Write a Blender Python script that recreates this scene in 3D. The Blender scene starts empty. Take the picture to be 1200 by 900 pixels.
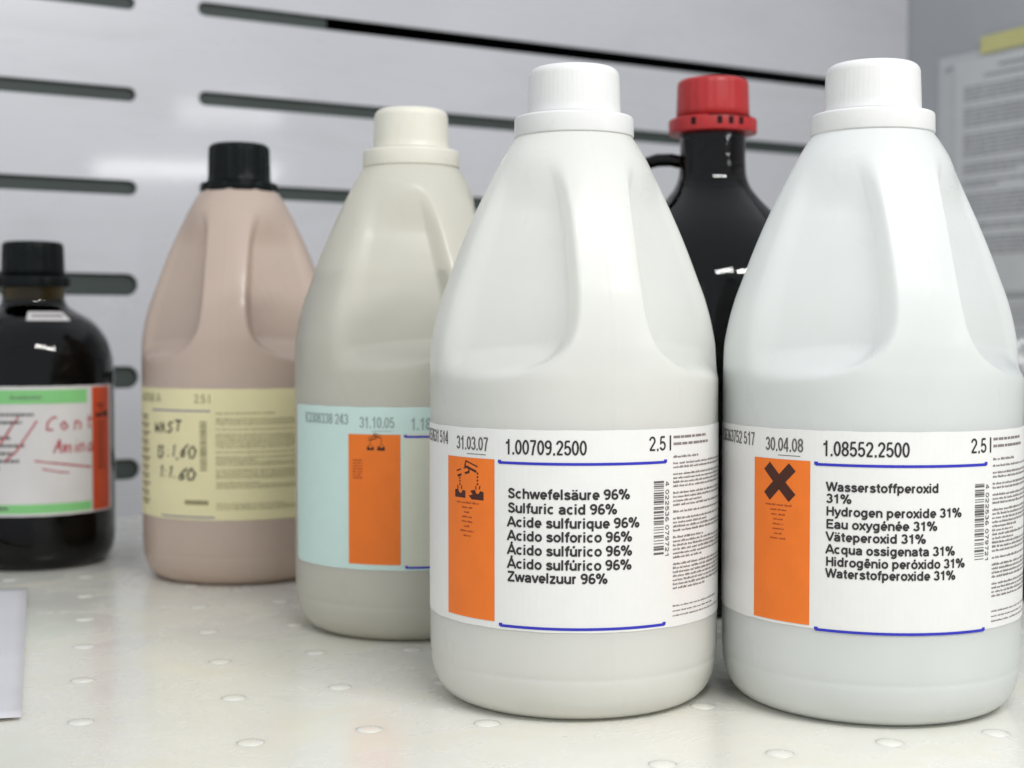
import bpy, bmesh, math, random
from mathutils import Vector, Matrix
random.seed(7)
S = bpy.context.scene
C = S.collection
R = math.radians

# ------------------------------------------------------------------ camera
cam_d = bpy.data.cameras.new('camera')
cam_d.lens = 49.5
cam_d.sensor_width = 36
cam_d.clip_start = 0.01
cam_d.clip_end = 50
cam_d.dof.use_dof = True
cam_d.dof.focus_distance = 0.62
cam_d.dof.aperture_fstop = 9
cam = bpy.data.objects.new('camera', cam_d)
cam.location = (0, 0, 0.171)
cam.rotation_euler = (R(90 - 2.083), 0, 0)
C.objects.link(cam)
S.camera = cam

# ------------------------------------------------------------------ light of the room
W = bpy.data.worlds.new('World')
S.world = W
W.use_nodes = True
W.node_tree.nodes['Background'].inputs[0].default_value = (0.90, 0.95, 1.0, 1)
W.node_tree.nodes['Background'].inputs[1].default_value = 0.64


def lamp(name, loc, target, sx, sy, power, color=(1, 1, 1)):
    d = bpy.data.lights.new(name, 'AREA')
    d.shape = 'RECTANGLE'
    d.size = sx
    d.size_y = sy
    d.energy = power
    d.color = color
    o = bpy.data.objects.new(name, d)
    o.location = loc
    o.rotation_euler = (Vector(target) - Vector(loc)).to_track_quat('-Z', 'Y').to_euler()
    C.objects.link(o)
    return o


lamp('overhead_lamp', (0.24, 0.00, 1.00), (0.06, 0.72, 0.05), 0.36, 0.09, 4.0, (1.0, 0.985, 0.95))
lamp('overhead_lamp', (0.70, 0.02, 1.06), (0.16, 0.72, 0.05), 0.36, 0.09, 5.8, (1.0, 0.985, 0.95))
lamp('room_tube_near', (2.28, -1.00, 0.716), (-0.31, 1.34, 0.325), 0.60, 0.035, 1.2, (0.97, 0.99, 1.0))
lamp('room_tube_far', (2.31, -0.60, 0.878), (-0.23, 1.42, 0.388), 0.70, 0.08, 1.0, (0.97, 0.99, 1.0))

S.view_settings.view_transform = 'Standard'
S.view_settings.look = 'None'
S.view_settings.exposure = 0.34
S.view_settings.gamma = 1.0
S.render.engine = 'CYCLES'
cy = S.cycles
cy.use_denoising = True
cy.max_bounces = 14
cy.transmission_bounces = 10
cy.diffuse_bounces = 6
cy.transparent_max_bounces = 16
cy.caustics_reflective = False
cy.caustics_refractive = False


# ------------------------------------------------------------------ materials
def newmat(name):
    m = bpy.data.materials.new(name)
    m.use_nodes = True
    nt = m.node_tree
    return m, nt, nt.nodes['Principled BSDF']


def noise_color(nt, bs, col, var=0.06, scale=60, coords='Object', detail=4):
    tc = nt.nodes.new('ShaderNodeTexCoord')
    n = nt.nodes.new('ShaderNodeTexNoise')
    n.inputs['Scale'].default_value = scale
    n.inputs['Detail'].default_value = detail
    r = nt.nodes.new('ShaderNodeValToRGB')
    r.color_ramp.elements[0].position = 0.3
    r.color_ramp.elements[1].position = 0.7
    r.color_ramp.elements[0].color = tuple(c * (1 - var) for c in col) + (1,)
    r.color_ramp.elements[1].color = tuple(min(1, c * (1 + var)) for c in col) + (1,)
    nt.links.new(tc.outputs[coords], n.inputs['Vector'])
    nt.links.new(n.outputs['Fac'], r.inputs[0])
    nt.links.new(r.outputs[0], bs.inputs['Base Color'])
    return tc, n, r


def bump(nt, bs, scale, strength, dist=0.0005, detail=4):
    tc = nt.nodes.new('ShaderNodeTexCoord')
    n = nt.nodes.new('ShaderNodeTexNoise')
    n.inputs['Scale'].default_value = scale
    n.inputs['Detail'].default_value = detail
    b = nt.nodes.new('ShaderNodeBump')
    b.inputs['Strength'].default_value = strength
    b.inputs['Distance'].default_value = dist
    nt.links.new(tc.outputs['Object'], n.inputs['Vector'])
    nt.links.new(n.outputs['Fac'], b.inputs['Height'])
    nt.links.new(b.outputs[0], bs.inputs['Normal'])
    return b


def plain(name, col, rough=0.5, var=0.05, scale=80, spec=0.5, bmp=None, metal=0.0):
    m, nt, bs = newmat(name)
    noise_color(nt, bs, col, var, scale)
    bs.inputs['Roughness'].default_value = rough
    bs.inputs['Specular IOR Level'].default_value = spec
    bs.inputs['Metallic'].default_value = metal
    if bmp:
        bump(nt, bs, *bmp)
    return m


def hdpe(name, col, trans, tcol, rough=0.34, coat=0.5):
    """blow-moulded polyethylene: a milky wall that lets part of the light through"""
    m, nt, bs = newmat(name)
    noise_color(nt, bs, col, 0.025, 30)
    bs.inputs['Roughness'].default_value = rough
    bs.inputs['Specular IOR Level'].default_value = 0.4
    bs.inputs['Coat Weight'].default_value = coat
    bs.inputs['Coat Roughness'].default_value = 0.16
    b = bump(nt, bs, 90, 0.10, 0.0006, 3)
    tr = nt.nodes.new('ShaderNodeBsdfTranslucent')
    tr.inputs['Color'].default_value = tcol + (1,)
    mx = nt.nodes.new('ShaderNodeMixShader')
    mx.inputs[0].default_value = trans
    nt.links.new(bs.outputs[0], mx.inputs[1])
    nt.links.new(tr.outputs[0], mx.inputs[2])
    nt.links.new(mx.outputs[0], nt.nodes['Material Output'].inputs['Surface'])
    return m


def amber(name, dens, tint=(0.30, 0.12, 0.03)):
    m, nt, bs = newmat(name)
    bs.inputs['Base Color'].default_value = (1, 0.93, 0.85, 1)
    bs.inputs['Roughness'].default_value = 0.03
    bs.inputs['IOR'].default_value = 1.36
    bs.inputs['Transmission Weight'].default_value = 1.0
    bump(nt, bs, 38, 0.25, 0.0012, 2)
    ab = nt.nodes.new('ShaderNodeVolumeAbsorption')
    ab.inputs['Color'].default_value = tint + (1,)
    ab.inputs['Density'].default_value = dens
    nt.links.new(ab.outputs[0], nt.nodes['Material Output'].inputs['Volume'])
    return m


M = {}
M['wall'] = plain('white_enamelled_panel', (0.55, 0.55, 0.585), 0.17, 0.035, 5, 0.5, (9, 0.05, 0.002))
_wb = M['wall'].node_tree.nodes['Principled BSDF']
_wb.inputs['Coat Weight'].default_value = 0.7
_wb.inputs['Coat Roughness'].default_value = 0.07


def smear(mat, sx, sy, sz, col_amt, rough_lo, rough_hi, tint=(1, 0.97, 0.88)):
    """wear: stretched noise that shifts colour a little and gloss a lot"""
    nt = mat.node_tree
    bs = nt.nodes['Principled BSDF']
    tc = nt.nodes.new('ShaderNodeTexCoord')
    mp = nt.nodes.new('ShaderNodeMapping')
    mp.inputs['Scale'].default_value = (sx, sy, sz)
    n = nt.nodes.new('ShaderNodeTexNoise')
    n.inputs['Scale'].default_value = 1.0
    n.inputs['Detail'].default_value = 7
    n.inputs['Roughness'].default_value = 0.62
    n.inputs['Distortion'].default_value = 0.6
    nt.links.new(tc.outputs['Object'], mp.inputs['Vector'])
    nt.links.new(mp.outputs[0], n.inputs['Vector'])
    mr = nt.nodes.new('ShaderNodeMapRange')
    mr.inputs['From Min'].default_value = 0.35
    mr.inputs['From Max'].default_value = 0.68
    mr.inputs['To Min'].default_value = rough_lo
    mr.inputs['To Max'].default_value = rough_hi
    nt.links.new(n.outputs['Fac'], mr.inputs['Value'])
    nt.links.new(mr.outputs[0], bs.inputs['Roughness'])
    if col_amt > 0:
        mr2 = nt.nodes.new('ShaderNodeMapRange')
        mr2.inputs['From Min'].default_value = 0.50
        mr2.inputs['From Max'].default_value = 0.75
        mr2.inputs['To Max'].default_value = col_amt
        nt.links.new(n.outputs['Fac'], mr2.inputs['Value'])
        mx = nt.nodes.new('ShaderNodeMix')
        mx.data_type = 'RGBA'
        mx.blend_type = 'MULTIPLY'
        mx.inputs['B'].default_value = tint + (1,)
        src = bs.inputs['Base Color'].links[0].from_socket
        nt.links.new(mr2.outputs[0], mx.inputs['Factor'])
        nt.links.new(src, mx.inputs['A'])
        nt.links.new(mx.outputs['Result'], bs.inputs['Base Color'])


smear(M['wall'], 5, 5, 26, 0.8, 0.24, 0.42, (0.90, 0.91, 0.90))
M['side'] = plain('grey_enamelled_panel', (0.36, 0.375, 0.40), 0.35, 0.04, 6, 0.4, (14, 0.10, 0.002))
M['baffle'] = plain('dark_green_grey_baffle', (0.042, 0.056, 0.050), 0.6, 0.12, 12)
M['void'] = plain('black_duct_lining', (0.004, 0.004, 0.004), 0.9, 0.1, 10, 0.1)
M['tray'] = hdpe('cream_polypropylene_tray', (0.85, 0.825, 0.735), 0.06, (0.7, 0.67, 0.58), 0.28)
M['body_white'] = hdpe('white_hdpe', (0.86, 0.86, 0.84), 0.48, (0.93, 0.93, 0.90))
M['body_cool'] = hdpe('cool_white_hdpe', (0.855, 0.866, 0.864), 0.48, (0.92, 0.935, 0.932))
M['body_cream'] = hdpe('cream_hdpe', (0.82, 0.805, 0.73), 0.52, (0.90, 0.88, 0.80))
M['body_pink'] = hdpe('pinkish_hdpe', (0.68, 0.56, 0.48), 0.36, (0.76, 0.58, 0.48))
M['liquid'] = plain('pale_acid', (0.46, 0.465, 0.435), 0.25, 0.02, 20, 0.4)
M['liquid_cool'] = plain('pale_peroxide', (0.45, 0.49, 0.485), 0.25, 0.02, 20, 0.4)
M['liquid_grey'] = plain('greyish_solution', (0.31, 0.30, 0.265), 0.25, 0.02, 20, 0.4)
M['liquid_pink'] = plain('rose_brown_solution', (0.44, 0.32, 0.27), 0.25, 0.02, 20, 0.4)
M['cap_white'] = plain('white_cap_plastic', (0.66, 0.66, 0.66), 0.36, 0.015, 60, 0.4, (150, 0.08, 0.0004))
M['cap_cream'] = plain('cream_cap_plastic', (0.66, 0.64, 0.56), 0.42, 0.02, 60, 0.4, (150, 0.08, 0.0004))
M['cap_black'] = plain('black_cap_plastic', (0.006, 0.008, 0.008), 0.30, 0.15, 60, 0.12, (160, 0.15, 0.0005))
M['cap_red'] = plain('red_cap_plastic', (0.37, 0.020, 0.022), 0.38, 0.05, 60, 0.4, (150, 0.10, 0.0005))
M['slit'] = plain('dark_slit', (0.01, 0.004, 0.004), 0.8, 0.1, 60, 0.2)
M['paper'] = plain('white_label_paper', (0.70, 0.70, 0.695), 0.42, 0.012, 120, 0.35, (70, 0.06, 0.0004))
M['paper_teal'] = plain('pale_teal_label_paper', (0.53, 0.68, 0.65), 0.45, 0.015, 120, 0.3)
M['paper_cream'] = plain('cream_white_label_paper', (0.60, 0.62, 0.52), 0.45, 0.015, 120, 0.3)
M['paper_yellow'] = plain('yellow_label_paper', (0.72, 0.66, 0.40), 0.5, 0.03, 50, 0.3)
M['paper_worn'] = plain('worn_white_label_paper', (0.58, 0.56, 0.56), 0.5, 0.05, 30, 0.3)
M['sheet'] = plain('white_office_paper', (0.58, 0.575, 0.61), 0.6, 0.03, 25, 0.2, (22, 0.3, 0.002))
M['orange'] = plain('hazard_orange_ink', (0.76, 0.17, 0.018), 0.45, 0.03, 100, 0.3)
M['redorange'] = plain('hazard_red_orange_ink', (0.52, 0.065, 0.018), 0.45, 0.06, 60, 0.3)
M['green'] = plain('light_green_ink', (0.20, 0.50, 0.19), 0.45, 0.05, 60, 0.3)
M['ink'] = plain('black_ink', (0.030, 0.026, 0.028), 0.5, 0.1, 200, 0.3)
M['ink_soft'] = plain('grey_ink', (0.11, 0.10, 0.10), 0.5, 0.15, 200, 0.3)
M['ink_small'] = plain('brown_grey_small_ink', (0.22, 0.185, 0.18), 0.5, 0.15, 200, 0.3)
M['ink_pale'] = plain('pale_grey_green_ink', (0.27, 0.33, 0.31), 0.5, 0.1, 200, 0.3)
M['ink_olive'] = plain('olive_small_ink', (0.27, 0.245, 0.135), 0.5, 0.1, 200, 0.3)
M['ink_symbol'] = plain('brown_black_symbol_ink', (0.055, 0.014, 0.008), 0.5, 0.1, 200, 0.3)
M['ink_rust'] = plain('rust_small_ink', (0.30, 0.050, 0.012), 0.5, 0.1, 200, 0.3)
M['blue'] = plain('blue_rule_ink', (0.028, 0.030, 0.42), 0.45, 0.05, 100, 0.3)
M['bluegrey'] = plain('faded_blue_rule_ink', (0.13, 0.12, 0.28), 0.45, 0.05, 100, 0.3)
M['redpen'] = plain('red_marker_ink', (0.38, 0.055, 0.075), 0.5, 0.15, 100, 0.3)
M['blackpen'] = plain('black_marker_ink', (0.035, 0.030, 0.030), 0.5, 0.15, 100, 0.3)
M['tape'] = plain('yellow_tape', (0.52, 0.50, 0.22), 0.45, 0.05, 20, 0.4)
M['sleeve'] = plain('grey_plastic_sleeve', (0.47, 0.485, 0.50), 0.25, 0.03, 20, 0.5)
M['sheet_grey'] = plain('greyed_office_paper', (0.52, 0.53, 0.54), 0.5, 0.03, 20, 0.3)
M['ink_sheet'] = plain('sheet_print_ink', (0.27, 0.275, 0.295), 0.6, 0.1, 60, 0.2)
M['amber_dense'] = amber('dark_amber_glass', 1500)
M['amber'] = amber('amber_glass', 120, (0.36, 0.30, 0.04))
M['amber_red'] = amber('reddish_amber_glass', 260, (0.40, 0.12, 0.03))
M['bag'] = plain('crumpled_white_film', (0.62, 0.62, 0.62), 0.22, 0.05, 20, 0.6)
M['drumlabel'] = plain('blue_grey_label_paper', (0.30, 0.33, 0.43), 0.45, 0.06, 30, 0.3)


_tb = M['tray'].node_tree.nodes['Principled BSDF']
_tb.inputs['Subsurface Weight'].default_value = 0.5
_tb.inputs['Subsurface Scale'].default_value = 0.012
_tb.inputs['Subsurface Radius'].default_value = (1.0, 0.9, 0.7)
smear(M['tray'], 16, 16, 16, 1.0, 0.16, 0.42, (0.93, 0.90, 0.80))
for q in ('body_white', 'body_cool', 'body_cream', 'body_pink'):
    smear(M[q], 45, 45, 18, 0.5, 0.26, 0.44, (0.96, 0.955, 0.93))
for q in ('cap_white', 'cap_cream'):
    smear(M[q], 120, 120, 60, 0.7, 0.28, 0.5, (0.93, 0.925, 0.90))
smear(M['cap_black'], 120, 120, 60, 0.0, 0.24, 0.5)
smear(M['cap_red'], 120, 120, 60, 0.7, 0.28, 0.5, (0.85, 0.8, 0.8))


# ------------------------------------------------------------------ mesh helpers
def link(name, me, mat, parent=None, smooth=False, kind=None):
    o = bpy.data.objects.new(name, me)
    C.objects.link(o)
    if mat is not None:
        me.materials.append(mat)
    if smooth:
        for p in me.polygons:
            p.use_smooth = True
    if parent is not None:
        o.parent = parent
    if kind:
        o['kind'] = kind
    return o


def mesh(name, V, F):
    me = bpy.data.meshes.new(name)
    me.from_pydata(V, [], F)
    me.update()
    return me


def thing(name, loc, rot, label, cat, group=None):
    o = bpy.data.objects.new(name, None)
    o.empty_display_size = 0.02
    C.objects.link(o)
    o.location = loc
    o.rotation_euler = (0, 0, rot)
    o['label'] = label
    o['category'] = cat
    if group:
        o['group'] = group
    return o


def tag(o, label, cat, group=None):
    o['label'] = label
    o['category'] = cat
    if group:
        o['group'] = group
    return o


def smooth01(x):
    x = max(0.0, min(1.0, x))
    return x * x * (3 - 2 * x)


def pchip(pts):
    """monotone cubic through (z, r) points"""
    n = len(pts)
    xs = [p[0] for p in pts]
    ys = [p[1] for p in pts]
    h = [xs[i + 1] - xs[i] for i in range(n - 1)]
    dl = [(ys[i + 1] - ys[i]) / h[i] for i in range(n - 1)]
    m = [dl[0]] + [0] * (n - 2) + [dl[-1]]
    for i in range(1, n - 1):
        if dl[i - 1] * dl[i] > 0:
            w1 = 2 * h[i] + h[i - 1]
            w2 = h[i] + 2 * h[i - 1]
            m[i] = (w1 + w2) / (w1 / dl[i - 1] + w2 / dl[i])

    def f(x):
        if x <= xs[0]:
            return ys[0]
        if x >= xs[-1]:
            return ys[-1]
        i = max(k for k in range(n - 1) if xs[k] <= x)
        t = (x - xs[i]) / h[i]
        return ((1 + 2 * t) * (1 - t) ** 2 * ys[i] + t * (1 - t) ** 2 * h[i] * m[i]
                + t * t * (3 - 2 * t) * ys[i + 1] + t * t * (t - 1) * h[i] * m[i + 1])
    return f


def lathe(prof, n=96, close_top=True, close_bot=True, rfun=None):
    """prof: list of (r, z) from the bottom up; rfun(r, z, a) may shape the ring"""
    V, F = [], []
    for r, z in prof:
        for k in range(n):
            a = 2 * math.pi * k / n
            rr = rfun(r, z, a) if rfun else r
            V.append((rr * math.sin(a), -rr * math.cos(a), z))
    for i in range(len(prof) - 1):
        for k in range(n):
            k2 = (k + 1) % n
            F.append((i * n + k, i * n + k2, (i + 1) * n + k2, (i + 1) * n + k))
    if close_bot:
        V.append((0, 0, prof[0][1]))
        c = len(V) - 1
        for k in range(n):
            F.append((c, (k + 1) % n, k))
    if close_top:
        V.append((0, 0, prof[-1][1]))
        c = len(V) - 1
        b = (len(prof) - 1) * n
        for k in range(n):
            F.append((c, b + k, b + (k + 1) % n))
    return V, F


def arc(cx, cz, r, a0, a1, n=6):
    return [(cx + r * math.cos(R(a0 + (a1 - a0) * i / n)), cz + r * math.sin(R(a0 + (a1 - a0) * i / n))) for i in range(n + 1)]


def tube(path, r, n=14, closed=False):
    V, F = [], []
    P = [Vector(p) for p in path]
    m = len(P)
    up = Vector((0.1, 1, 0.05)).normalized()
    for i, p in enumerate(P):
        t = (P[(i + 1) % m if closed else min(i + 1, m - 1)] - P[i - 1 if (closed or i) else 0]).normalized()
        a = t.cross(up).normalized()
        b = t.cross(a).normalized()
        for k in range(n):
            th = 2 * math.pi * k / n
            V.append(tuple(p + (a * math.cos(th) + b * math.sin(th)) * r))
    for i in range(m if closed else m - 1):
        j = (i + 1) % m
        for k in range(n):
            F.append((i * n + k, i * n + (k + 1) % n, j * n + (k + 1) % n, j * n + k))
    return V, F


def box(V, F, x0, x1, y0, y1, z0, z1):
    b = len(V)
    V += [(x0, y0, z0), (x1, y0, z0), (x1, y1, z0), (x0, y1, z0), (x0, y0, z1), (x1, y0, z1), (x1, y1, z1), (x0, y1, z1)]
    F += [tuple(b + i for i in f) for f in ((0, 3, 2, 1), (4, 5, 6, 7), (0, 1, 5, 4), (1, 2, 6, 5), (2, 3, 7, 6), (3, 0, 4, 7))]


def el(cx, cy, rx, ry, a0, a1, n=None):
    n = n or max(4, int(abs(a1 - a0) / 24))
    return [(cx + rx * math.cos(R(a0 + (a1 - a0) * i / n)), cy + ry * math.sin(R(a0 + (a1 - a0) * i / n))) for i in range(n + 1)]


BO = el(.28, .365, .2, .285, 0, 360)
S_LOW = [(.43, .52), (.38, .61), (.27, .655), (.16, .625), (.11, .54), (.15, .45), (.27, .385), (.39, .32), (.44, .22), (.4, .12), (.27, .075), (.14, .11), (.08, .21)]
GL = {
    'a': ([el(.26, .47, .18, .18, 165, 0) + [(.44, 0)], [(.44, .41), (.24, .37)] + el(.24, .22, .16, .145, 100, 270) + [(.34, .10), (.44, .22)]], .57),
    'b': ([[(.1, 0), (.1, 1)], el(.29, .365, .19, .285, 0, 360)], .60),
    'c': ([el(.29, .365, .2, .285, 48, 312)], .56),
    'd': ([[(.47, 0), (.47, 1)], el(.28, .365, .19, .285, 0, 360)], .61),
    'e': ([[(.10, .35), (.47, .35)] + el(.28, .365, .19, .285, 0, 315)], .57),
    'f': ([[(.17, 0), (.17, .78)] + el(.31, .78, .14, .14, 160, 90) + [(.36, .92)], [(.02, .66), (.34, .66)]], .36),
    'g': ([[(.47, .73), (.47, -.03)] + el(.28, -.02, .19, .17, -10, -150), el(.28, .365, .19, .285, 0, 360)], .61),
    'h': ([[(.1, 0), (.1, 1)], [(.1, .4)] + el(.28, .46, .18, .19, 165, 0) + [(.46, 0)]], .57),
    'i': ([[(.1, 0), (.1, .73)], [(.1, .85), (.1, 1)]], .25),
    'l': ([[(.1, 0), (.1, 1)]], .25),
    'k': ([[(.1, 0), (.1, 1)], [(.12, .28), (.45, .73)], [(.22, .42), (.48, 0)]], .52),
    'm': ([[(.1, 0), (.1, .73)], [(.1, .4)] + el(.25, .48, .15, .17, 165, 0) + [(.40, 0)], [(.4, .4)] + el(.55, .48, .15, .17, 165, 0) + [(.70, 0)]], .82),
    'n': ([[(.1, 0), (.1, .73)], [(.1, .4)] + el(.28, .46, .18, .19, 165, 0) + [(.46, 0)]], .57),
    'o': ([BO], .57),
    'p': ([[(.1, -.27), (.1, .73)], el(.29, .365, .19, .285, 0, 360)], .60),
    'q': ([[(.47, -.27), (.47, .73)], el(.28, .365, .19, .285, 0, 360)], .61),
    'r': ([[(.1, 0), (.1, .73)], el(.30, .45, .2, .2, 175, 92)], .38),
    's': ([S_LOW], .53),
    't': ([[(.17, .93), (.17, .2)] + el(.28, .2, .11, .12, 200, 285), [(.02, .66), (.33, .66)]], .36),
    'u': ([[(.1, .73), (.1, .27)] + el(.27, .27, .17, .19, 180, 345), [(.46, 0), (.46, .73)]], .58),
    'v': ([[(.04, .73), (.25, .02)], [(.25, .02), (.47, .73)]], .50),
    'w': ([[(.04, .73), (.21, .02)], [(.21, .02), (.38, .71)], [(.38, .71), (.55, .02)], [(.55, .02), (.72, .73)]], .76),
    'x': ([[(.04, .73), (.46, 0)], [(.46, .73), (.04, 0)]], .51),
    'y': ([[(.04, .73), (.26, .05)], [(.48, .73), (.26, .05), (.18, -.15), (.04, -.19)]], .52),
    'z': ([[(.05, .66), (.44, .66)], [(.42, .66), (.07, .07)], [(.05, .07), (.46, .07)]], .50),
    'A': ([[(.03, 0), (.34, 1)], [(.34, 1), (.67, 0)], [(.16, .30), (.54, .30)]], .70),
    'B': ([[(.12, 0), (.12, 1)], [(.12, .92), (.4, .92)] + el(.4, .72, .16, .2, 80, -80) + [(.14, .52)], [(.4, .5)] + el(.42, .29, .19, .21, 80, -90) + [(.12, .08)]], .68),
    'C': ([el(.38, .5, .28, .42, 42, 318)], .70),
    'E': ([[(.12, 0), (.12, 1)], [(.12, .92), (.60, .92)], [(.12, .52), (.56, .52)], [(.12, .08), (.62, .08)]], .66),
    'H': ([[(.12, 0), (.12, 1)], [(.58, 0), (.58, 1)], [(.12, .52), (.58, .52)]], .70),
    'K': ([[(.12, 0), (.12, 1)], [(.14, .36), (.6, 1)], [(.27, .54), (.64, 0)]], .68),
    'N': ([[(.12, 0), (.12, 1)], [(.12, .98), (.58, .02)], [(.58, 0), (.58, 1)]], .70),
    'S': ([[(x * 1.22 + .02, .08 + (y - .075) * 1.448) for x, y in S_LOW]], .65),
    'V': ([[(.03, 1), (.33, .02)], [(.33, .02), (.63, 1)]], .66),
    'W': ([[(.03, 1), (.25, .02)], [(.25, .02), (.46, .98)], [(.46, .98), (.67, .02)], [(.67, .02), (.89, 1)]], .92),
    'Z': ([[(.05, .92), (.58, .92)], [(.55, .92), (.07, .08)], [(.05, .08), (.60, .08)]], .64),
    '0': ([el(.27, .5, .19, .42, 0, 360)], .56),
    '1': ([[(.32, 0), (.32, 1)], [(.30, .84), (.20, .77), (.09, .75)]], .56),
    '2': ([el(.27, .69, .19, .23, 175, -25) + [(.10, .10)], [(.07, .08), (.48, .08)]], .56),
    '3': ([el(.26, .71, .17, .21, 165, -85), el(.26, .29, .20, .21, 88, -165)], .56),
    '4': ([[(.37, 0), (.37, 1)], [(.34, .96), (.06, .32)], [(.04, .27), (.50, .27)]], .56),
    '5': ([[(.44, .92), (.13, .92)], [(.14, .92), (.11, .50)] + el(.27, .33, .20, .25, 125, -160)], .56),
    '6': ([el(.28, .30, .19, .22, 0, 360), el(.30, .50, .21, .42, 55, 190)], .56),
    '7': ([[(.05, .92), (.48, .92)], [(.45, .90), (.30, .50), (.22, 0)]], .56),
    '8': ([el(.27, .72, .17, .20, 0, 360), el(.27, .29, .19, .21, 0, 360)], .56),
    '9': ([el(.26, .70, .19, .22, 0, 360), el(.24, .50, .21, .42, 235, 370)], .56),
    '%': ([el(.19, .74, .12, .18, 0, 360), el(.68, .25, .12, .18, 0, 360), [(.25, 0), (.62, 1)]], .88),
    '.': ([[(.13, 0), (.13, .16)]], .26),
    ' ': ([], .27),
}


def glyph(ch):
    acc = {'ä': 'a:', 'á': "a'", 'ú': "u'", 'ó': "o'", 'é': "e'", 'ê': 'e^', 'Á': "A'"}
    if ch in acc:
        st, adv = glyph(acc[ch][0])
        dy = .22 if ch == 'Á' else 0
        cx = adv / 2 - .01
        ex = {':': [[(cx - .12, .84), (cx - .12, .97)], [(cx + .12, .84), (cx + .12, .97)]],
              "'": [[(cx - .04, .82 + dy), (cx + .08, 1.0 + dy)]],
              '^': [[(cx - .13, .82), (cx, .98)], [(cx, .98), (cx + .13, .82)]]}[acc[ch][1]]
        return st + ex, adv
    return GL[ch]


K = 57.2958 / 0.0685    # degrees per metre on the canister wall


# ---- print: flat ink in label coordinates (a in degrees round the bottle, z in metres)
class Ink:
    def __init__(s):
        s.V = []
        s.F = []

    def quad(s, a0, a1, z0, z1, step=4.0):
        n = max(1, int(math.ceil(abs(a1 - a0) / step)))
        b = len(s.V)
        for i in range(n + 1):
            a = a0 + (a1 - a0) * i / n
            s.V += [(a, z0, 0), (a, z1, 0)]
        for i in range(n):
            s.F.append((b + 2 * i, b + 2 * i + 2, b + 2 * i + 3, b + 2 * i + 1))

    def poly(s, pts):
        b = len(s.V)
        s.V += [(p[0], p[1], 0) for p in pts]
        s.F.append(tuple(range(b, b + len(pts))))

    def fine(s, P):
        out = [P[0]]
        for a, c in zip(P, P[1:]):
            m = max(1, int(math.ceil((c - a).length / 0.0030)))
            out += [a.lerp(c, (i + 1) / m) for i in range(m)]
        return out

    def stroke(s, pts, w, k):
        """pen line; pts in (a, z); k = degrees per metre"""
        P = s.fine([Vector((a / k, z)) for a, z in pts])
        b = len(s.V)
        for i, p in enumerate(P):
            t = (P[min(i + 1, len(P) - 1)] - P[max(i - 1, 0)])
            t = t.normalized() if t.length > 1e-9 else Vector((1, 0))
            nn = Vector((-t.y, t.x)) * w * 0.5 * random.uniform(0.75, 1.2)
            s.V += [((p.x + nn.x) * k, p.y + nn.y, 0), ((p.x - nn.x) * k, p.y - nn.y, 0)]
        for i in range(len(P) - 1):
            s.F.append((b + 2 * i, b + 2 * i + 1, b + 2 * i + 3, b + 2 * i + 2))

    def line(s, P, w, lift):
        """stroke of even width with mitred corners; P in metres, returned vertices in metres"""
        n = len(P)
        closed = (Vector(P[0]) - Vector(P[-1])).length < 1e-7
        P = s.fine([Vector(p) for p in P])
        n = len(P)
        if closed:
            P = P[:-1]
            n -= 1
        b = len(s.V)
        for i, p in enumerate(P):
            a = P[i - 1] if (i > 0 or closed) else None
            c = P[(i + 1) % n] if (i < n - 1 or closed) else None
            t1 = (p - a).normalized() if a is not None else (c - p).normalized()
            t2 = (c - p).normalized() if c is not None else t1
            t = (t1 + t2)
            t = t.normalized() if t.length > 1e-6 else t1
            nn = Vector((-t.y, t.x))
            m = min(1.9, 1 / max(0.3, nn.dot(Vector((-t1.y, t1.x)))))
            nn = nn * w * 0.5 * m
            s.V += [(p.x + nn.x, p.y + nn.y, lift), (p.x - nn.x, p.y - nn.y, lift)]
        for i in range(n if closed else n - 1):
            j = (i + 1) % n
            s.F.append((b + 2 * i, b + 2 * i + 1, b + 2 * j + 1, b + 2 * j))

    def text(s, body, a0, z, cap, width, weight=0.15, k=None, vertical=False):
        """lettering drawn stroke by stroke; width in degrees (metres if vertical)"""
        k = k or K
        x = 0
        items = []
        for ch in body:
            st, adv = glyph(ch)
            items += [(x, q) for q in st]
            x += adv
        W = (width if vertical else width / k) / (x - 0.06)
        first = len(s.V)
        for i, (x0, q) in enumerate(items):
            s.line([((x0 + px) * W, py * cap) for px, py in q], weight * cap, 0.000012 * (1 + i % 4))
        for i in range(first, len(s.V)):
            px, py, l = s.V[i]
            s.V[i] = (a0 + py * k, z + width - px, l) if vertical else (a0 + px * k, z + py, l)

    def dashes(s, a0, a1, z, h, k, fill=0.86):
        """a line of print too small to read: word-long dashes"""
        a = a0
        while a < a1 - 0.3:
            w = random.uniform(0.0016, 0.0050) * k
            e = min(a + w, a1)
            if h < 0.0010:
                q = a
                st = 0.00062 * k
                while q < e - 0.2 * st:
                    s.quad(q, min(q + st * random.choice((0.62, 0.80, 0.9)), e), z, z + h * random.choice((0.75, 0.8, 1.15)), 3.0)
                    q += st
            else:
                s.quad(a, e, z, z + h, 3.0)
            a = e + random.uniform(0.0004, 0.0008) * k

    def wrap(s, name, r, mat, parent, kind=None):
        V = [((r + l) * math.sin(R(a)), -(r + l) * math.cos(R(a)), z) for a, z, l in s.V]
        return link(name, mesh(name, V, s.F), mat, parent, kind=kind)

    def flat(s, name, mat, parent, P, U, Vv, N, off):
        V = [tuple(P + U * a + Vv * z + N * (off + l)) for a, z, l in s.V]
        return link(name, mesh(name, V, s.F), mat, parent)


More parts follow.
